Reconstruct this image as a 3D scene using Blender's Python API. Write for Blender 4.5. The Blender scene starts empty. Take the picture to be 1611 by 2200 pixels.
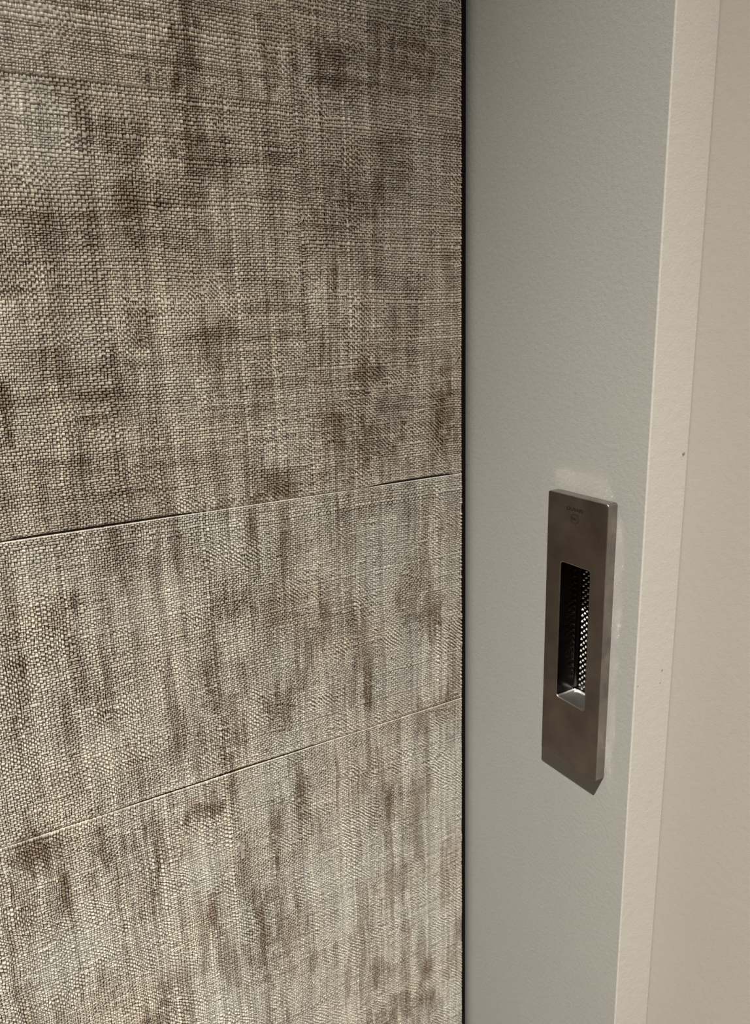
import bpy, bmesh, math
import numpy as np
from mathutils import Matrix, Vector

# ------------------------------------------------------------------ camera, world, light
scene = bpy.context.scene
col = scene.collection
scene.view_settings.view_transform = 'Standard'
scene.view_settings.look = 'None'
scene.view_settings.gamma = 1.0
scene.view_settings.use_curve_mapping = False
scene.view_settings.exposure = 0.0
scene.cycles.blur_glossy = 0.1
scene.cycles.sample_clamp_indirect = 0.0

cam_data = bpy.data.cameras.new('camera')
cam_data.sensor_fit = 'HORIZONTAL'
cam_data.sensor_width = 36.0
cam_data.lens = 1637.48 / 1611.0 * 36.0
cam_data.clip_start = 0.01
cam_data.dof.use_dof = True
cam_data.dof.focus_distance = 0.40
cam_data.dof.aperture_fstop = 26.0
camera = bpy.data.objects.new('camera', cam_data)
col.objects.link(camera)
RIGHT = Vector((0.86340837, -0.50371826, -0.02817621))
DOWN = Vector((-0.14665467, -0.19715486, -0.9693412))
FWD = Vector((0.48271978, 0.84106948, -0.24409779))
m = Matrix.Identity(4)
for r in range(3):
    m[r][0], m[r][1], m[r][2] = RIGHT[r], -DOWN[r], -FWD[r]
m[0][3], m[1][3], m[2][3] = -0.27841, -0.37165, 1.21358
camera.matrix_world = m
scene.camera = camera

world = bpy.data.worlds.new('world')
scene.world = world
world.use_nodes = True
world.node_tree.nodes['Background'].inputs[0].default_value = (1.0, 0.93, 0.84, 1)
world.node_tree.nodes['Background'].inputs[1].default_value = 0.002


def spot(name, loc, target, energy, size, blend, radius, color):
    d = bpy.data.lights.new(name, 'SPOT')
    d.energy = energy
    d.spot_size = math.radians(size)
    d.spot_blend = blend
    d.shadow_soft_size = radius
    d.color = color
    o = bpy.data.objects.new(name, d)
    o.location = loc
    o.rotation_euler = (Vector(target) - Vector(loc)).to_track_quat('-Z', 'Y').to_euler()
    col.objects.link(o)
    return o


# the ceiling downlight whose hard shadow falls below the pull
spot('ceiling_downlight', (-0.645, -0.745, 2.46), (-0.635, -0.735, 0.0), 770.0, 96, 1.0, 0.022, (1.0, 0.945, 0.86))

# ------------------------------------------------------------------ helpers


def tag(o, label=None, cat=None, group=None, kind=None):
    if label: o['label'] = label
    if cat: o['category'] = cat
    if group: o['group'] = group
    if kind: o['kind'] = kind
    return o


def link(name, mesh, mat=None, parent=None):
    o = bpy.data.objects.new(name, mesh)
    if mat: mesh.materials.append(mat)
    col.objects.link(o)
    if parent: o.parent = parent
    return o


def mesh_from(name, verts, faces, smooth=False):
    me = bpy.data.meshes.new(name)
    me.from_pydata([tuple(v) for v in verts], [], faces)
    me.update()
    bm = bmesh.new(); bm.from_mesh(me)
    bmesh.ops.recalc_face_normals(bm, faces=bm.faces)
    bm.to_mesh(me); bm.free()
    if smooth:
        me.polygons.foreach_set('use_smooth', [True] * len(me.polygons))
    return me


def box_mesh(name, lo, hi, bevel=0.0, seg=2):
    bm = bmesh.new()
    bmesh.ops.create_cube(bm, size=1.0)
    for v in bm.verts:
        for k in range(3):
            v.co[k] = lo[k] + (v.co[k] + 0.5) * (hi[k] - lo[k])
    if bevel:
        bmesh.ops.bevel(bm, geom=bm.edges[:], offset=bevel, segments=seg, profile=0.5, affect='EDGES')
    me = bpy.data.meshes.new(name)
    bm.to_mesh(me); bm.free()
    return me


class NT:
    """small wrapper for building node materials"""
    def __init__(self, name):
        self.mat = bpy.data.materials.new(name)
        self.mat.use_nodes = True
        self.nt = self.mat.node_tree
        self.bsdf = self.nt.nodes['Principled BSDF']
        self.geo = self.nt.nodes.new('ShaderNodeNewGeometry')

    def node(self, t, **kw):
        n = self.nt.nodes.new(t)
        for k, v in kw.items(): setattr(n, k, v)
        return n

    def link(self, a, b): self.nt.links.new(a, b)

    def mapped(self, scale):
        mp = self.node('ShaderNodeMapping')
        mp.inputs['Scale'].default_value = scale
        self.link(self.geo.outputs['Position'], mp.inputs['Vector'])
        return mp.outputs['Vector']

    def noise(self, scale, detail=3.0, rough=0.55, stretch=(1, 1, 1)):
        n = self.node('ShaderNodeTexNoise')
        n.inputs['Scale'].default_value = scale
        n.inputs['Detail'].default_value = detail
        n.inputs['Roughness'].default_value = rough
        self.link(self.mapped(stretch), n.inputs['Vector'])
        return n.outputs['Fac']

    def ramp(self, fac, stops):
        r = self.node('ShaderNodeValToRGB')
        e = r.color_ramp.elements
        while len(e) < len(stops): e.new(0.5)
        for el, (p, c) in zip(e, stops):
            el.position = p; el.color = (*c, 1) if len(c) == 3 else c
        self.link(fac, r.inputs['Fac'])
        return r.outputs['Color']

    def mix(self, a, b, fac, mode='MIX'):
        n = self.node('ShaderNodeMix', data_type='RGBA', blend_type=mode)
        for sock, val in ((n.inputs[6], a), (n.inputs[7], b), (n.inputs[0], fac)):
            if hasattr(val, 'is_linked'): self.link(val, sock)
            elif isinstance(val, (int, float)): sock.default_value = val
            else: sock.default_value = (*val, 1)
        return n.outputs[2]

    def bump(self, height, dist, strength=1.0, normal=None):
        b = self.node('ShaderNodeBump')
        b.inputs['Distance'].default_value = dist
        b.inputs['Strength'].default_value = strength
        self.link(height, b.inputs['Height'])
        if normal is not None: self.link(normal, b.inputs['Normal'])
        return b.outputs['Normal']

    def finish(self, color=None, rough=None, metal=0.0, normal=None, spec=0.5):
        b = self.bsdf
        for sock, val in ((b.inputs['Base Color'], color), (b.inputs['Roughness'], rough)):
            if val is None: continue
            if hasattr(val, 'is_linked'): self.link(val, sock)
            elif isinstance(val, (int, float)): sock.default_value = val
            else: sock.default_value = (*val, 1)
        b.inputs['Metallic'].default_value = metal
        b.inputs['Specular IOR Level'].default_value = spec
        if normal is not None: self.link(normal, b.inputs['Normal'])
        return self.mat


def paint(name, base, spread, rough, bump_scale, bump_dist, marks=()):
    t = NT(name)
    n1 = t.noise(9.0, 3.0)
    c = t.ramp(n1, [(0.3, tuple(v * (1 - spread) for v in base)), (0.7, tuple(v * (1 + spread) for v in base))])
    # small chips and scuffs with their own shape
    for (p, size, dark) in marks:
        d = t.node('ShaderNodeVectorMath', operation='DISTANCE')
        wob = t.node('ShaderNodeVectorMath', operation='SCALE')
        nz = t.node('ShaderNodeTexNoise'); nz.inputs['Scale'].default_value = 900
        t.link(t.mapped((1, 1, .6)), nz.inputs['Vector'])
        wob.inputs['Scale'].default_value = size * 1.6
        t.link(nz.outputs['Color'], wob.inputs[0])
        ad = t.node('ShaderNodeVectorMath', operation='ADD')
        t.link(t.geo.outputs['Position'], ad.inputs[0]); t.link(wob.outputs[0], ad.inputs[1])
        t.link(ad.outputs[0], d.inputs[0])
        d.inputs[1].default_value = tuple(v + size * .8 for v in p)
        mr = t.node('ShaderNodeMapRange')
        mr.inputs['From Min'].default_value = size * 0.5; mr.inputs['From Max'].default_value = size
        mr.inputs['To Min'].default_value = 1.0; mr.inputs['To Max'].default_value = 0.0
        t.link(d.outputs['Value'], mr.inputs['Value'])
        c = t.mix(c, dark, mr.outputs['Result'])
    nb = t.noise(bump_scale, 3.0, 0.6)
    nb2 = t.noise(bump_scale * 0.22, 2.0, 0.5)
    nrm = t.bump(nb, bump_dist, 1.0, t.bump(nb2, bump_dist * 1.2))
    return t.finish(c, rough, 0.0, nrm, 0.35)


# ------------------------------------------------------------------ materials
M = {}
M['door'] = paint('door_lacquer', (0.432, 0.436, 0.408), 0.02, 0.55, 2000.0, 0.00012)
M['lipping'] = paint('lipping_paint', (0.57, 0.548, 0.505), 0.02, 0.6, 1100.0, 0.00012,
                     marks=[((0.0235, -0.1381, 1.1485), 0.0011, (0.22, 0.18, 0.14)),
                            ((0.0190, -0.1381, 1.0389), 0.0010, (0.30, 0.25, 0.20)),
                            ((0.0183, -0.1381, 1.0322), 0.0007, (0.30, 0.25, 0.20)),
                            ((0.0019, -0.1381, 1.0350), 0.0006, (0.25, 0.22, 0.20))])
M['wall'] = paint('wall_paint', (0.46, 0.432, 0.392), 0.02, 0.7, 1200.0, 0.00008)
M['room'] = paint('room_paint', (0.55, 0.52, 0.47), 0.03, 0.8, 200.0, 0.0003)
t = NT('floor_oak')
M['floor'] = t.finish(t.ramp(t.noise(6.0, 5.0, 0.6, (1, 8, 1)), [(0.3, (0.05, 0.032, 0.02)), (0.7, (0.10, 0.068, 0.045))]), 0.5)
t = NT('black_seal')
M['seal'] = t.finish(t.ramp(t.noise(600, 2), [(0.3, (0.004, 0.0028, 0.0018)), (0.7, (0.008, 0.005, 0.003))]), 0.9, spec=0.1)
t = NT('plaster')
M['plaster'] = t.finish(t.ramp(t.noise(40, 3), [(0.3, (0.06, 0.05, 0.04)), (0.7, (0.09, 0.075, 0.06))]), 0.9, spec=0.1)


def metal(name, base, r0, r1, brush, relief=0.000006):
    t = NT(name)
    sm = t.noise(60.0, 4.0, 0.6)
    c = t.ramp(sm, [(0.32, tuple(v * 0.78 for v in base)), (0.68, tuple(v * 1.16 for v in base))])
    rr = t.node('ShaderNodeMapRange')
    rr.inputs['To Min'].default_value = r0; rr.inputs['To Max'].default_value = r1
    t.link(t.noise(45.0, 5.0, 0.65), rr.inputs['Value'])
    nrm = t.bump(t.noise(2500.0, 2.0, 0.5, brush), relief, 1.0)
    return t.finish(c, rr.outputs['Result'], 1.0, nrm)


M['satin'] = metal('satin_dark_metal', (0.21, 0.18, 0.16), 0.17, 0.26, (1, 1, 0.25))
M['cup'] = metal('polished_cup_metal', (0.10, 0.095, 0.095), 0.14, 0.22, (1, 1, 0.4))
M['edge'] = metal('glint_metal_edge', (0.42, 0.36, 0.32), 0.36, 0.46, (1, 1, 0.25))  # lighter base paints a glint along the plate bevels
M['rim'] = metal('polished_side_metal', (0.35, 0.315, 0.285), 0.11, 0.12, (1, 1, 0.25), 0.0000004)
M['milled'] = metal('milled_metal', (0.42, 0.42, 0.40), 0.24, 0.55, (0.2, 1, 1))
M['grip'] = metal('knurled_metal', (0.33, 0.32, 0.305), 0.20, 0.28, (1, 1, 1))
t = NT('etched_dark')
M['etch'] = t.finish(t.ramp(t.noise(900, 2), [(0.3, (0.012, 0.010, 0.009)), (0.7, (0.02, 0.017, 0.015))]), 0.7, spec=0.2)

# woven wallcovering, threads are geometry; dye and gap shade are stored per vertex as colour
t = NT('woven_wallcovering')
at = t.node('ShaderNodeVertexColor'); at.layer_name = 'dye'
c = t.mix(at.outputs['Color'], t.ramp(t.noise(1800.0, 2.0), [(0.3, (0.80, 0.80, 0.80)), (0.7, (1.15, 1.15, 1.15))]), 1.0, 'MULTIPLY')
nrm = t.bump(t.noise(2600.0, 3.0, 0.6), 0.00010, 0.8)
M['weave'] = t.finish(c, 0.48, 0.0, nrm, 0.4)

# the same cloth further along the wall, where no photograph reaches
t = NT('woven_wallcovering_far')
w1 = t.node('ShaderNodeTexWave', wave_type='BANDS', bands_direction='X')
w1.inputs['Scale'].default_value = 245; w1.inputs['Distortion'].default_value = 1.5; w1.inputs['Detail Scale'].default_value = 0.2
w2 = t.node('ShaderNodeTexWave', wave_type='BANDS', bands_direction='Z')
w2.inputs['Scale'].default_value = 245; w2.inputs['Distortion'].default_value = 1.5; w2.inputs['Detail Scale'].default_value = 0.2
t.link(t.geo.outputs['Position'], w1.inputs['Vector']); t.link(t.geo.outputs['Position'], w2.inputs['Vector'])
mx = t.node('ShaderNodeMath', operation='MULTIPLY')
t.link(w1.outputs['Fac'], mx.inputs[0]); t.link(w2.outputs['Fac'], mx.inputs[1])
at = t.node('ShaderNodeVertexColor'); at.layer_name = 'dye'
c = t.mix(at.outputs['Color'], t.ramp(t.noise(420.0, 3.0, 0.6, (1, 1, 0.12)), [(0.32, (0.85,) * 3), (0.66, (1.55,) * 3)]), 1.0, 'MULTIPLY')
c = t.mix((0.05, 0.036, 0.024), c, t.ramp(mx.outputs[0], [(0.0, (0.45,) * 3), (0.16, (1,) * 3)]))  # backing colour and gap shade mixed in where the weave is low
M['weave_far'] = t.finish(c, 0.55, 0.0, t.bump(mx.outputs[0], 0.0006, 0.9), 0.4)

# ------------------------------------------------------------------ setting
FACE_Z0, FACE_Z1 = 0.0, 2.46
GAP = -0.0036           # right-hand end of the wallpapered wall
wall_left = tag(link('wall_left', box_mesh('wall_left', (-2.6, 0.0006, FACE_Z0), (GAP, 0.10, FACE_Z1)), M['plaster']),
                'wall covered in woven beige brown wallpaper sheets beside the pale door', 'wall', kind='structure')
tag(link('wall_right', box_mesh('wall_right', (0.0268, -2.4, FACE_Z0), (0.13, 0.60, FACE_Z1)), M['wall']),
    'smooth pale beige painted wall behind the sliding door edge', 'wall', kind='structure')
tag(link('floor', box_mesh('floor', (-2.7, -2.5, -0.05), (0.13, 0.60, 0.0)), M['floor']),
    'dark oak floor of the small room', 'floor', kind='structure')
tag(link('ceiling', box_mesh('ceiling', (-2.7, -2.5, 2.46), (0.13, 0.60, 2.52)), M['room']),
    'plain painted ceiling of the small room', 'ceiling', kind='structure')
tag(link('trim_1', box_mesh('trim_1', (GAP, 0.0003, FACE_Z0), (-0.0002, 0.012, FACE_Z1), 0.0001, 1), M['seal']),
    'thin black seal strip between the woven wallpaper and the pale door', 'seal strip', kind='structure')

# ------------------------------------------------------------------ sliding door with its flush pull
PY0, PY1 = -0.1214, -0.0801          # plate, right and left edge
PZ0, PZ1 = 0.975, 1.125
PT = 0.0063
OY0, OY1 = -0.1113, -0.0907          # opening of the recess
OZ0, OZ1 = 1.0117, 1.0887
DEPTH = 0.0072
DOOR_Y = -0.1381
LIP = 0.0007                         # paint radius of the leading edge


def door_mesh():
    # the far upright edge is gently rounded where the door meets the wallpapered wall
    RAD, Y_ARC = 0.0364, -0.0103
    arc = [(Y_ARC + RAD * math.sin(math.radians(a)), RAD * (1 - math.cos(math.radians(a)))) for a in np.linspace(0, 24, 17)]
    ys = [DOOR_Y + LIP, OY0 - 0.002, OY1 + 0.002] + [p[0] for p in arc]
    xf = [0.0, 0.0, 0.0] + [p[1] for p in arc]
    zs = [0.008, OZ0 - 0.002, OZ1 + 0.002, 2.44]
    NC = len(ys)
    v, f = [], []
    for side in (0, 1):
        for z in zs:
            for y, x in zip(ys, xf): v.append((0.0266 if side else x, y, z))
    def idx(s, r, c): return s * 4 * NC + r * NC + c
    for r in range(3):
        for c in range(NC - 1):
            f.append((idx(1, r, c), idx(1, r, c + 1), idx(1, r + 1, c + 1), idx(1, r + 1, c)))
            if (r, c) != (1, 1):
                f.append((idx(0, r, c), idx(0, r, c + 1), idx(0, r + 1, c + 1), idx(0, r + 1, c)))
    rim_edges = [((r, k), (r, k + 1)) for r in (0, 3) for k in range(NC - 1)] + [((k, c), (k + 1, c)) for c in (0, NC - 1) for k in range(3)]
    for (a, b) in rim_edges:
        f.append((idx(0, *a), idx(0, *b), idx(1, *b), idx(1, *a)))
    # pocket for the cup
    base = len(v)
    for (y, z) in ((ys[1], zs[1]), (ys[2], zs[1]), (ys[2], zs[2]), (ys[1], zs[2])): v.append((0.012, y, z))
    rim = [idx(0, 1, 1), idx(0, 1, 2), idx(0, 2, 2), idx(0, 2, 1)]
    for k in range(4): f.append((rim[k], rim[(k + 1) % 4], base + (k + 1) % 4, base + k))
    f.append((base, base + 1, base + 2, base + 3))
    return mesh_from('door', v, f)


door = tag(link('door_1', door_mesh(), M['door']),
           'pale grey lacquered sliding door with a dark metal flush pull', 'door', kind='structure')


def lipping_mesh():
    # rounded leading edge strip, slightly uneven like brushed paint
    rng = np.random.default_rng(4)
    nz = 240
    zs = np.linspace(0.008, 2.44, nz)
    prof = []
    for a in np.linspace(0, 90, 6):
        a = math.radians(a)
        prof.append((LIP - LIP * math.cos(a), DOOR_Y + LIP - LIP * math.sin(a)))
    for x in np.linspace(LIP + 0.003, 0.0262, 7): prof.append((x, DOOR_Y))
    prof.append((0.0266, DOOR_Y + 0.0004))
    prof.append((0.0266, DOOR_Y + LIP))
    wob = np.interp(zs, np.linspace(0, 2.46, 160), rng.normal(0, 0.00008, 160))
    v, f = [], []
    n = len(prof)
    for z, w in zip(zs, wob):
        for (x, y) in prof: v.append((x + (w if 0.001 < x < 0.003 else 0), y, z))
    for i in range(nz - 1):
        for k in range(n):
            f.append((i * n + k, i * n + (k + 1) % n, (i + 1) * n + (k + 1) % n, (i + 1) * n + k))
    f.append(tuple(range(n))); f.append(tuple((nz - 1) * n + k for k in range(n)))
    return mesh_from('edge_lipping', v, f)


lip = link('edge_lipping', lipping_mesh(), M['lipping'], door)
lip['label'] = 'off white painted leading edge of the sliding door'


def rounded(y0, y1, z0, z1, r, n=8):
    pts = []
    for (cy, cz, a0) in ((y1 - r, z1 - r, 0), (y0 + r, z1 - r, 90), (y0 + r, z0 + r, 180), (y1 - r, z0 + r, 270)):
        for k in range(n + 1):
            a = math.radians(a0 + 90 * k / n)
            pts.append((cy + r * math.cos(a), cz + r * math.sin(a)))
    return pts


def rings_mesh(name, rings, cap_last=False, smooth=False, close=False):
    n = len(rings[0])
    v = [p for r in rings for p in r]
    f = []
    R = len(rings)
    for i in range(R if close else R - 1):
        j = (i + 1) % R
        for k in range(n):
            f.append((i * n + k, i * n + (k + 1) % n, j * n + (k + 1) % n, j * n + k))
    if cap_last: f.append(tuple((R - 1) * n + k for k in range(n)))
    return mesh_from(name, v, f, smooth)


def ring(x, inset, r, rect):
    y0, y1, z0, z1 = rect
    return [(x, y, z) for (y, z) in rounded(y0 + inset, y1 - inset, z0 + inset, z1 - inset, max(r - inset, 0.0002))]


P = (PY0, PY1, PZ0, PZ1)
O = (OY0, OY1, OZ0, OZ1)
b = 0.0005
plate_rings = [ring(-0.00005, 0, 0.0014, P), ring(-PT + b, 0, 0.0014, P),
               ring(-PT + b * 0.55, b * 0.08, 0.0014, P), ring(-PT + b * 0.2, b * 0.32, 0.0014, P),
               ring(-PT + b * 0.03, b * 0.7, 0.0014, P), ring(-PT, b, 0.0014, P),
               ring(-PT, -0.00045, 0.0017, O), ring(-PT + 0.00014, -0.00015, 0.0017, O), ring(-PT + 0.00045, 0, 0.0017, O),
               ring(-0.00005, 0.0002, 0.0017, O)]
pull = link('flush_pull', rings_mesh('flush_pull', plate_rings, close=True), M['satin'], door)
pull.data.materials.append(M['edge']); pull.data.materials.append(M['rim'])
for p in pull.data.polygons:
    n = p.normal
    if abs(n.x) > 0.12 and abs(n.x) < 0.985 and p.center.x < -PT * 0.8: p.material_index = 1
    elif abs(n.x) < 0.05 and (p.center.y < PY0 + 0.002 or p.center.y > PY1 - 0.002 or p.center.z > PZ1 - 0.002 or p.center.z < PZ0 + 0.002): p.material_index = 2
pull['label'] = 'dark satin metal rectangular flush pull plate with recessed grip'

cup_rings = [ring(-PT + 0.0004, 0.0001, 0.0017, O), ring(0.0030, 0.0003, 0.0018, O)]
RF = 0.0026
for k in range(0, 8):
    a = math.radians(90 * k / 7)
    cup_rings.append(ring(DEPTH - RF + RF * math.sin(a), 0.0003 + RF * 0.75 * (1 - math.cos(a)), 0.0020 + RF * 0.75 * (1 - math.cos(a)), O))
cup = link('recess_cup', rings_mesh('recess_cup', cup_rings, cap_last=True, smooth=True), M['cup'], pull)
cup.data.materials.append(M['milled'])
for p in cup.data.polygons:
    if abs(p.normal.z) > 0.6 and p.center.z < OZ0 + 0.006: p.material_index = 1
cup['label'] = 'polished metal recess of the flush pull'


def grip_mesh():
    v, f = [], []
    du, dz = 0.00170, 0.00170
    y0, y1, z0, z1 = OY0 + 0.0016, OY1 - 0.0020, OZ0 + 0.0024, OZ1 - 0.0020
    ny, nz = int((y1 - y0) / du), int((z1 - z0) / dz)
    x0 = DEPTH + 0.0001
    for i in range(ny + 1):
        for j in range(nz + 1):
            if (i + j) % 2: continue
            cy, cz = y0 + i * du, z0 + j * dz
            s, tp, h = 0.00112, 0.00012, 0.00085
            bi = len(v)
            for (q, x) in ((s, x0), (tp, x0 - h)):
                for (a, c) in ((1, 0), (0, 1), (-1, 0), (0, -1)): v.append((x, cy + a * q, cz + c * q))
            for k in range(4):
                f.append((bi + k, bi + (k + 1) % 4, bi + 4 + (k + 1) % 4, bi + 4 + k))
            f.append((bi + 4, bi + 5, bi + 6, bi + 7))
    return mesh_from('grip_pattern', v, f)


grip = link('grip_pattern', grip_mesh(), M['grip'], pull)
grip['kind'] = 'stuff'
grip['label'] = 'diamond studded grip pattern inside the recess'


def text_mesh(body, size, offset):
    cu = bpy.data.curves.new('lettering', 'FONT')
    cu.body = body
    cu.size = size
    cu.align_x = 'CENTER'; cu.align_y = 'CENTER'
    cu.offset = offset
    cu.extrude = 0.00002
    cu.resolution_u = 4
    o = bpy.data.objects.new('lettering', cu)
    col.objects.link(o)
    dg = bpy.context.evaluated_depsgraph_get()
    me = bpy.data.meshes.new_from_object(o.evaluated_get(dg))
    bpy.data.objects.remove(o)
    return me


def place_flat(me, y, z, sx=1.0, sz=1.0):
    # local x -> world -y, local y -> world z, local z -> world -x
    me.transform(Matrix(((0, 0, -1, -PT - 0.00003), (-sx, 0, 0, y), (0, sz, 0, z), (0, 0, 0, 1))))
    return me


def text_fit(body, width, height, offset, y, z):
    me = text_mesh(body, 0.003, offset)
    co = np.empty(len(me.vertices) * 3); me.vertices.foreach_get('co', co)
    co = co.reshape(-1, 3)
    lo, hi = co.min(0), co.max(0)
    me.transform(Matrix.Translation((-(lo[0] + hi[0]) / 2, -(lo[1] + hi[1]) / 2, 0)))
    return place_flat(me, y, z, width / (hi[0] - lo[0]), height / (hi[1] - lo[1]))


YC = -0.0995
let = link('engraved_lettering', text_fit('OLIVARI', 0.0112, 0.0019, 0.00004, YC, 1.1182), M['etch'], pull)
let['label'] = 'small dark engraved capital lettering'
link('engraved_mark', text_fit('BIO', 0.0031, 0.00150, 0.00003, YC, 1.1134), M['etch'], pull)
v, f = [], []
for k in range(48):
    a = 2 * math.pi * k / 48
    for r_ in (0.00232, 0.00262):
        for x in (-PT - 0.00005, -PT - 0.00001):
            v.append((x, YC + r_ * math.cos(a), 1.1134 + r_ * math.sin(a)))
for k in range(48):
    i, j = k * 4, ((k + 1) % 48) * 4
    for (a, c) in ((0, 2), (2, 3), (3, 1), (1, 0)): f.append((i + a, j + a, j + c, i + c))
link('engraved_ring', mesh_from('engraved_ring', v, f), M['etch'], pull)

# ------------------------------------------------------------------ woven wallcovering
PITCH = 0.00128
S1, S2, S3 = 1.3165, 1.1212, 0.9700      # horizontal seams
U1, U2 = -0.1040, -0.1660                # upright seams
# brown stains in the cloth: x mm, z mm, half width, half height, strength
STAINS = [(-158,1285,5,30,0.50),(-160,1228,4,26,0.40),(-101,1290,2,30,0.35),(-88,1230,3,30,0.35),(-204,1300,4,11,0.60),(-190,1296,12,9,0.40),(-206,1260,5,12,0.50),(-185,1267,13,7,0.50),(-182,1255,9,4,0.40),(-157,1332,6,20,0.90),(-153,1291,11,12,0.55),(-224,1260,8,10,0.35),(-188,1214,6,11,0.50),(-202,1189,6,13,0.50),(-228,1195,8,6,0.30),(-154,1202,10,14,0.50),(-153,1184,10,7,0.40),(-251,1178,4,15,0.70),(-75,1337,19,11,0.70),(-42,1352,17,17,0.50),(-117,1338,6,14,0.50),(-72,1277,17,14,0.40),(-92,1260,11,14,0.40),(-49,1294,9,16,0.35),(-95,1202,11,12,0.40),(-67,1186,10,10,0.60),(-39,1223,9,15,0.40),(-56,1169,9,11,0.50),(-62,1146,14,15,0.70),(-17,1156,7,22,0.75),(-89,1157,9,10,0.40),(-220,1156,4,11,0.40),(-207,1106,8,14,0.40),(-125,1130,11,7,0.70),(-141,1102,4,15,0.55),(-233,1087,2,5,0.80),(-157,1071,10,9,0.50),(-123,1093,5,16,0.30),(-86,1095,4,19,0.40),(-42,1088,7,18,0.40),(-46,1053,10,18,0.45),(-29,1034,8,16,0.60),(-103,1048,3,17,0.50),(-86,1053,4,17,0.40),(-75,996,3,12,0.60),(-132,1003,8,14,0.60),(-120,1012,5,9,0.40),(-160,998,7,17,0.50),(-194,997,7,11,0.50),(-181,953,10,6,1.00),(-139,927,4,19,0.70),(-121,936,5,22,0.60),(-63,914,3,20,0.50),(-21,974,7,10,0.50),(-266,961,12,9,1.00),(-257,937,3,13,0.90),(-236,957,4,13,0.55),(-275,933,6,16,0.40),(-181,885,3,12,0.80),(-153,852,8,26,0.55),(-165,962,3,9,0.60),(-242,866,7,18,0.40),(-220,831,13,9,0.70),(-70,783,10,11,0.50),(-56,748,23,12,0.60),(-34,768,5,10,0.70),(-16,767,4,16,0.50),(-51,812,3,8,0.60),(-128,870,3,20,0.40),(-262,1049,4,14,0.40),(-242,1080,4,9,0.30),(-173,1035,4,16,0.50),(-209,946,3,17,0.45),(-55,965,3,16,0.35)]
PALE = [(-228,1338,22,18,0.95),(-228,1298,20,22,0.85),(-187,1231,17,12,0.40),(-154,1226,9,13,0.30),(-20,1204,13,32,0.50),(-58,1073,20,26,0.60),(-93,1071,18,17,0.40),(-203,1078,28,15,0.50),(-146,1105,16,10,0.30),(-180,919,13,24,0.90),(-256,891,23,20,0.90),(-147,952,14,18,0.60),(-36,995,22,19,0.60),(-15,903,16,55,0.50),(-102,868,20,41,0.50),(-28,797,16,40,0.40),(-222,1006,28,16,0.40),(-109,982,18,15,0.40),(-174,811,17,20,0.40),(-247,1102,16,13,0.50)]


def vnoise(X, Z, sx, sz, seed):
    """smooth value noise in [0,1] with cells of sx by sz metres"""
    rng = np.random.default_rng(seed)
    g = rng.random((64, 64))
    u, w = X / sx + 1000.3, Z / sz + 1000.7
    iu, iw = np.floor(u).astype(int), np.floor(w).astype(int)
    fu, fw = u - iu, w - iw
    fu, fw = fu * fu * (3 - 2 * fu), fw * fw * (3 - 2 * fw)
    a, b_ = g[iu % 64, iw % 64], g[(iu + 1) % 64, iw % 64]
    c_, d_ = g[iu % 64, (iw + 1) % 64], g[(iu + 1) % 64, (iw + 1) % 64]
    return (a * (1 - fu) + b_ * fu) * (1 - fw) + (c_ * (1 - fu) + d_ * fu) * fw


def sstep(x, a, b_):
    y = np.clip((x - a) / (b_ - a), 0, 1)
    return y * y * (3 - 2 * y)


def blobs(X, Z, table, edge):
    out = np.zeros_like(X)
    for (x, z, rx, rz, s) in table:
        d = np.sqrt(((X * 1e3 - x) / (rx * 1.25)) ** 2 + ((Z * 1e3 - z) / (rz * 1.25)) ** 2)
        out = np.maximum(out, s * (1 - sstep(d + edge, 0.35, 1.25)))
    return out


def thread_edges(lo, hi, rng, spread, pitch):
    n = max(4, int(round((hi - lo) / pitch)))
    w = np.exp(rng.normal(0, spread, n))
    e = np.concatenate([[0], np.cumsum(w)]); e *= (hi - lo) / e[-1]
    return lo + e, n


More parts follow.
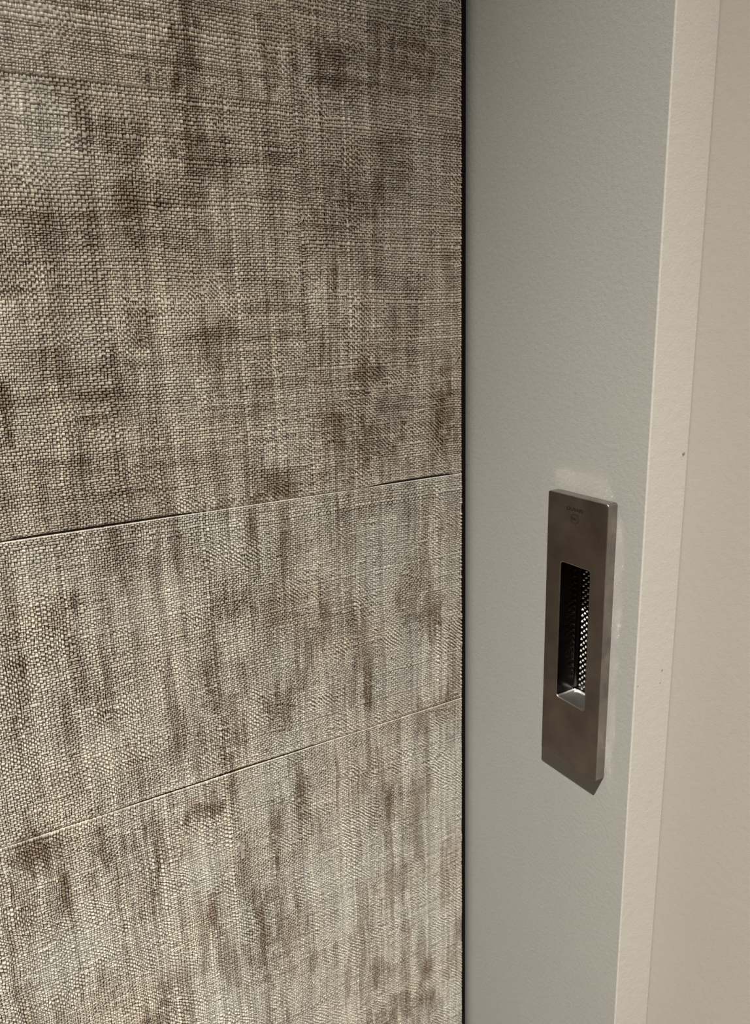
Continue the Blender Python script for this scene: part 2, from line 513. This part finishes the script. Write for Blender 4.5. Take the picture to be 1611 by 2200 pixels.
def sheet(x0, x1, z0, z1, seed, phases, top='plain', bottom='plain', green=0.0, purple=0.0, flat=False, pitch=PITCH):
    rng = np.random.default_rng(seed)
    ph = np.array(phases); K = len(ph)
    ex, nx = thread_edges(x0, x1, rng, 0.0 if flat else 0.21, pitch)
    ez, nz = thread_edges(z0, z1, rng, 0.0 if flat else 0.21, pitch)
    xs = np.append((ex[:-1, None] + ph[None] * np.diff(ex)[:, None]).ravel(), x1)
    zs = np.append((ez[:-1, None] + ph[None] * np.diff(ez)[:, None]).ravel(), z1)
    ix = np.append(np.repeat(np.arange(nx), K), nx - 1); ax = np.append(np.tile(ph, nx), 1.0)
    iz = np.append(np.repeat(np.arange(nz), K), nz - 1); az = np.append(np.tile(ph, nz), 1.0)
    X, Z = np.meshgrid(xs, zs)
    I, J = np.meshgrid(ix, iz); A, B = np.meshgrid(ax, az)
    # threads wander a little, less at the cut edges
    fade = np.clip(np.minimum(np.minimum(X - x0, x1 - X), np.minimum(Z - z0, z1 - Z)) / 0.004, 0, 1)
    X2 = X + fade * PITCH * (1.0 * (vnoise(X, Z, 0.030, 0.020, seed + 1) - .5) + 0.45 * (vnoise(X, Z, 0.003, 0.007, seed + 2) - .5)
                             + 0.35 * (vnoise(X, Z, 0.0016, 0.0024, seed + 21) - .5))
    Z2 = Z + fade * PITCH * (1.0 * (vnoise(X, Z, 0.030, 0.030, seed + 3) - .5) + 0.40 * (vnoise(X, Z, 0.007, 0.003, seed + 4) - .5)
                             + 0.35 * (vnoise(X, Z, 0.0024, 0.0016, seed + 22) - .5))
    # fields shared by all sheets so that the cloth reads as one hanging
    jag = (vnoise(X, Z, 0.003, 0.006, 91) - .5) * 0.8 + (vnoise(X, Z, 0.0012, 0.002, 92) - .5) * 0.5
    stain = blobs(X2, Z2, STAINS, jag * 1.3)
    stain = stain * np.clip(0.38 + 1.2 * vnoise(X, Z, 0.0017, 0.016, 101) + 0.5 * (vnoise(X, Z, 0.009, 0.0018, 102) - .5), 0.1, 1.25)
    pale = blobs(X2, Z2, PALE, jag * .6)
    streak = sstep(0.55 * vnoise(X, Z, 0.006, 0.030, 93) + 0.45 * vnoise(X, Z, 0.0018, 0.016, 94), 0.48, 0.74)
    cross = sstep(0.6 * vnoise(X, Z, 0.028, 0.006, 95) + 0.4 * vnoise(X, Z, 0.014, 0.0022, 96), 0.52, 0.82)
    up = sstep(Z, 1.09, 1.16)
    brown = np.clip(stain + (0.52 - 0.16 * up) * streak + (0.12 + 0.24 * up) * cross - 0.45 * pale, 0, 1.15)
    # relief: high in the middle and upper part, filled with paint towards the foot of the wall on the right
    filled = sstep(-Z2 + 0.9 * (X2 + 0.15), -0.90, -0.72)
    relief = (1.0 - 0.24 * filled - 0.18 * pale + 0.25 * stain) * (0.85 + 0.3 * vnoise(X, Z, 0.02, 0.02, 97))
    bias = 0.00006 + 0.00017 * np.clip((vnoise(X, Z, 0.017, 0.014, seed + 5) - .5) * 2.2 + (vnoise(X, Z, 0.006, 0.005, seed + 6) - .5) * 0.9, -1, 1)
    # plain weave with missed crossings
    flip = rng.random((nz, nx)) < 0.06
    s = np.where(((I + J) % 2 == 0) ^ flip[J, I], 1.0, -1.0)
    Rw = (0.00036 * np.exp(rng.normal(0, 0.16, nx)))[I] * (0.8 + 0.4 * vnoise(X, Z, 0.0025, 0.006, seed + 7))
    Rf = (0.00036 * np.exp(rng.normal(0, 0.16, nz)))[J] * (0.8 + 0.4 * vnoise(X, Z, 0.006, 0.0025, seed + 8))
    pa = np.sqrt(np.clip(1 - 0.96 * (2 * A - 1) ** 2, 0, 1)); pb = np.sqrt(np.clip(1 - 0.96 * (2 * B - 1) ** 2, 0, 1))
    amp = 0.00044 * (0.75 + 0.5 * rng.random((nz, nx)))[J, I]
    dip_b = 0.62 + 0.38 * sstep(pb, 0.15, 0.8); dip_a = 0.08 + 0.92 * sstep(pa, 0.15, 0.8)
    warp = Rw * pa * dip_b + amp * s * np.clip(np.sin(np.pi * B), 0, 1) ** 0.6 + bias * pa
    weft = Rf * pb * dip_a - amp * s * np.clip(np.sin(np.pi * A), 0, 1) ** 0.6 - bias * pb
    h = np.maximum(warp, weft)
    floor_h = 0.00016 + 0.00008 * vnoise(X, Z, 0.002, 0.002, seed + 9)
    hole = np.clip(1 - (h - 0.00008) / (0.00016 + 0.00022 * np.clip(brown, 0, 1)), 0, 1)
    h = np.maximum(h, floor_h * (0.35 + 0.65 * np.clip(pale + 0.5 * filled, 0, 1)))
    h = h * relief * 1.62
    # slubs
    for _ in range(0 if flat else int((x1 - x0) * (z1 - z0) * 9000)):
        sx, sz = rng.uniform(x0, x1), rng.uniform(z0, z1)
        up = rng.random() < 0.5
        rx, rz = (0.0007, 0.0024) if up else (0.0028, 0.0007)
        c0, c1 = np.searchsorted(xs, [sx - 3 * rx, sx + 3 * rx]); r0, r1 = np.searchsorted(zs, [sz - 3 * rz, sz + 3 * rz])
        sub = (slice(r0, r1), slice(c0, c1))
        h[sub] += rng.uniform(0.00015, 0.00045) * np.exp(-((X[sub] - sx) / rx) ** 2 - ((Z[sub] - sz) / rz) ** 2)
    # knots where the threads tangle, and one spot worn smooth
    for (kx, kz, kr) in ((-0.0963, 1.2290, 0.0042), (-0.0740, 1.3344, 0.0045), (-0.2100, 1.3195, 0.0030), (-0.1185, 1.3350, 0.0022), (-0.0095, 1.1880, 0.0022)):
        w = np.exp(-((X - kx) ** 2 + (Z - kz) ** 2) / kr ** 2)
        h = h * (1 - 0.7 * w) + w * 0.0011 * vnoise(X + 0.7 * Z, Z - 0.7 * X, 0.0006, 0.0034, 98)
    worn = 1 - sstep(np.sqrt(((X + 0.1612) / 0.0030) ** 2 + ((Z - 0.9215) / 0.0085) ** 2) + jag * 1.2, 0.5, 0.75)
    h = h * (1 - worn) + worn * 0.00035
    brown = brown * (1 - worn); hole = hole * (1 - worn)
    if flat:
        h = h * 0 + 0.0007; hole = hole * 0
    # cut edges
    curl_n = vnoise(X, Z * 0 + 3.1, 0.030, 1.0, seed + 11)
    if bottom == 'curl':
        e = np.exp(-(Z - z0) / 0.0015)
        h = h * (1 - 0.8 * np.exp(-((Z - z0) / 0.0010) ** 2)) + e * (0.00045 + 0.00045 * sstep(curl_n, 0.3, 0.75))
        hole = hole * (1 - e)
    if top == 'ridge':
        e = np.exp(-((z1 - Z) / 0.0006) ** 2)
        h = h * (1 - e) + e * 0.00165 * (0.25 + 0.75 * np.clip((z1 - Z) / 0.0004, 0, 1))
        hole = hole * (1 - e); brown = brown * (1 - e)
    if top == 'selvage':
        e = np.exp(-((z1 - Z) / 0.00075) ** 2)
        h = h * (1 - e) + e * (0.00085 + 0.00030 * vnoise(X, Z * 0, 0.004, 1.0, seed + 12)) * (0.35 + 0.65 * np.clip((z1 - Z) / 0.0002, 0, 1))
        hole = hole * (1 - e); brown = brown * (1 - 0.7 * e)
    if bottom == 'curl':
        Z2 = Z2 + np.exp(-(Z - z0) / 0.0012) * 0.00085 * sum(1 - sstep(np.abs(X - cx), wd * 0.5, wd) for (cx, wd) in (((-0.215, 0.055), (-0.040, 0.035)) if z0 > 1.05 else ((-0.165, 0.075),)))
    # ---- dye, dark backing cloth and shade painted into the low gaps
    light = np.array([0.455, 0.408, 0.338]); grey = np.array([0.43, 0.423, 0.375]); dark = np.array([0.16, 0.113, 0.076])
    mauve = np.array([0.30, 0.245, 0.215]); ground_shade = np.array([0.035, 0.022, 0.013])
    g_ = np.clip(green + 0.8 * (vnoise(X, Z, 0.03, 0.03, 99) - .5) + 0.5 * pale, 0, 1)[..., None]
    p_ = np.clip(purple + 0.8 * (vnoise(X, Z, 0.035, 0.04, 100) - .5), 0, 1)[..., None]
    colr = light * (1 - g_) + grey * g_
    colr = colr * (1 - 0.7 * p_) + mauve * 0.7 * p_
    k_ = np.clip(brown, 0, 1)[..., None] * 0.85
    colr = colr * (1 - k_) + dark * k_
    per = np.exp(rng.normal(0, 0.12, nx))[I] * np.exp(rng.normal(0, 0.05, nz))[J] * np.exp(rng.normal(0, 0.06, (nz, nx)))[J, I]
    if flat: per = per * 0 + 1
    colr = colr * np.clip(per, 0.74, 1.22)[..., None]
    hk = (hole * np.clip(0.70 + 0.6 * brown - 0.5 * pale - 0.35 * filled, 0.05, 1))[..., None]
    colr = colr * (1 - hk) + ground_shade * hk
    # ---- mesh
    nzv, nxv = X.shape
    co = np.stack([X2, -0.0001 - h, Z2], -1).reshape(-1, 3)
    idx = np.arange(nzv * nxv).reshape(nzv, nxv)
    quads = np.stack([idx[:-1, :-1], idx[:-1, 1:], idx[1:, 1:], idx[1:, :-1]], -1).reshape(-1, 4)
    loop = np.concatenate([idx[0, :], idx[1:, -1], idx[-1, -2::-1], idx[-2:0:-1, 0]])
    back = co[loop].copy(); back[:, 1] = 0.0005
    bi = np.arange(len(loop)) + len(co)
    nl, nb_ = np.roll(loop, -1), np.roll(bi, -1)
    quads = np.concatenate([quads, np.stack([loop, bi, nb_, nl], -1)])
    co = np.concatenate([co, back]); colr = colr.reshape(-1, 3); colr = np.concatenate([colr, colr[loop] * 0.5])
    me = bpy.data.meshes.new('wallpaper_sheet')
    me.vertices.add(len(co)); me.vertices.foreach_set('co', co.astype(np.float32).ravel())
    me.loops.add(quads.size); me.loops.foreach_set('vertex_index', quads.astype(np.int32).ravel())
    me.polygons.add(len(quads)); me.polygons.foreach_set('loop_start', np.arange(0, quads.size, 4, dtype=np.int32))
    me.polygons.foreach_set('use_smooth', np.full(len(quads), flat))
    me.update(calc_edges=True)
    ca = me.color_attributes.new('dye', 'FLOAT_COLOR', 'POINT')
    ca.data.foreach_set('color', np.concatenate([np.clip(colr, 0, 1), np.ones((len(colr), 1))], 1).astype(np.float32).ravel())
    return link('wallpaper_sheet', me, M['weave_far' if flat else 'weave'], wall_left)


P4 = (0.0, 0.2, 0.5, 0.8)
P3 = (0.0, 0.3, 0.7)
g = 0.00012
XL = -0.282
XE = GAP
sheet(XL, U1, S1, 1.388, 11, P4, bottom='plain')
sheet(XL, U1, S2 + 2 * g, S1, 12, P3, top='ridge', bottom='curl')
sheet(U1, XE, S2 + 2 * g, 1.388, 13, P3, bottom='curl', purple=0.35)
sheet(-0.300, XE, S3 + 2 * g, S2 - g, 14, P3, top='selvage', bottom='curl', green=0.40)
sheet(-0.312, U2, 0.782, S3 - g, 15, P4, top='selvage', green=0.40)
sheet(U2, XE, 0.690, S3 - g, 16, P3, top='selvage', green=0.55)
# the hanging goes on over the rest of the wall
for k, (a, b0, c0, d0, gr, pu) in enumerate((
        (-0.95, XL, S1, 2.46, 0.0, 0.0), (-0.95, XL, S2 + g, S1, 0.0, 0.0), (-0.95, -0.300, S3 + g, S2 - g, 0.40, 0.0),
        (-0.95, -0.312, 0.782, S3 - g, 0.40, 0.0), (-0.95, U2, 0.10, 0.782, 0.40, 0.0), (U2, XE, 0.10, 0.690, 0.55, 0.0),
        (XL, U1, 1.388, 2.46, 0.0, 0.0), (U1, XE, 1.388, 2.46, 0.0, 0.35))):
    sheet(a, b0, c0, d0, 31 + k, (0.0,), green=gr, purple=pu, flat=True, pitch=0.0042)
# a few threads that have come loose and lie on the cloth


def loose_thread(x, z, seed):
    rng = np.random.default_rng(seed)
    n = 26
    ang = rng.uniform(0, math.pi) + np.cumsum(rng.normal(0, 0.28, n))
    step = rng.uniform(0.00022, 0.00034)
    px = x + np.cumsum(np.cos(ang)) * step * 0.9
    pz = z + np.cumsum(np.sin(ang)) * step * 1.1
    px -= px.mean() - x; pz -= pz.mean() - z
    px = np.minimum(px, GAP - 0.0008)
    py = -0.00155 - 0.00030 * np.sin(np.linspace(0, math.pi, n)) * rng.uniform(0.6, 1.2)
    v, f = [], []
    for i in range(n):
        a, b_ = max(i - 1, 0), min(i + 1, n - 1)
        tx, tz = px[b_] - px[a], pz[b_] - pz[a]
        L = math.hypot(tx, tz) or 1.0
        nx_, nz_ = -tz / L, tx / L
        r = 0.00020 * (0.45 + 0.55 * math.sin(math.pi * (i + .5) / n))
        for k in range(6):
            q = 2 * math.pi * k / 6
            v.append((px[i] + nx_ * r * math.cos(q), py[i] + r * math.sin(q), pz[i] + nz_ * r * math.cos(q)))
    for i in range(n - 1):
        for k in range(6):
            f.append((i * 6 + k, i * 6 + (k + 1) % 6, (i + 1) * 6 + (k + 1) % 6, (i + 1) * 6 + k))
    f.append(tuple(range(6))); f.append(tuple((n - 1) * 6 + k for k in range(6)))
    return mesh_from('loose_thread', v, f, True)


t = NT('loose_thread_dye')
M['thread'] = t.finish(t.ramp(t.noise(900, 2), [(0.3, (0.34, 0.30, 0.24)), (0.7, (0.46, 0.41, 0.34))]), 0.5, spec=0.4)
for k, (x, z) in enumerate(((-0.0252, 1.2549), (-0.1036, 1.2642), (-0.1749, 1.2785), (-0.0072, 1.1902), (-0.2314, 1.0882),
                            (-0.1287, 1.0918), (-0.1687, 0.9890), (-0.2295, 0.9572), (-0.0938, 1.2256), (-0.1441, 1.0656))):
    link('loose_thread', loose_thread(x, z, 60 + k), M['thread'], wall_left)
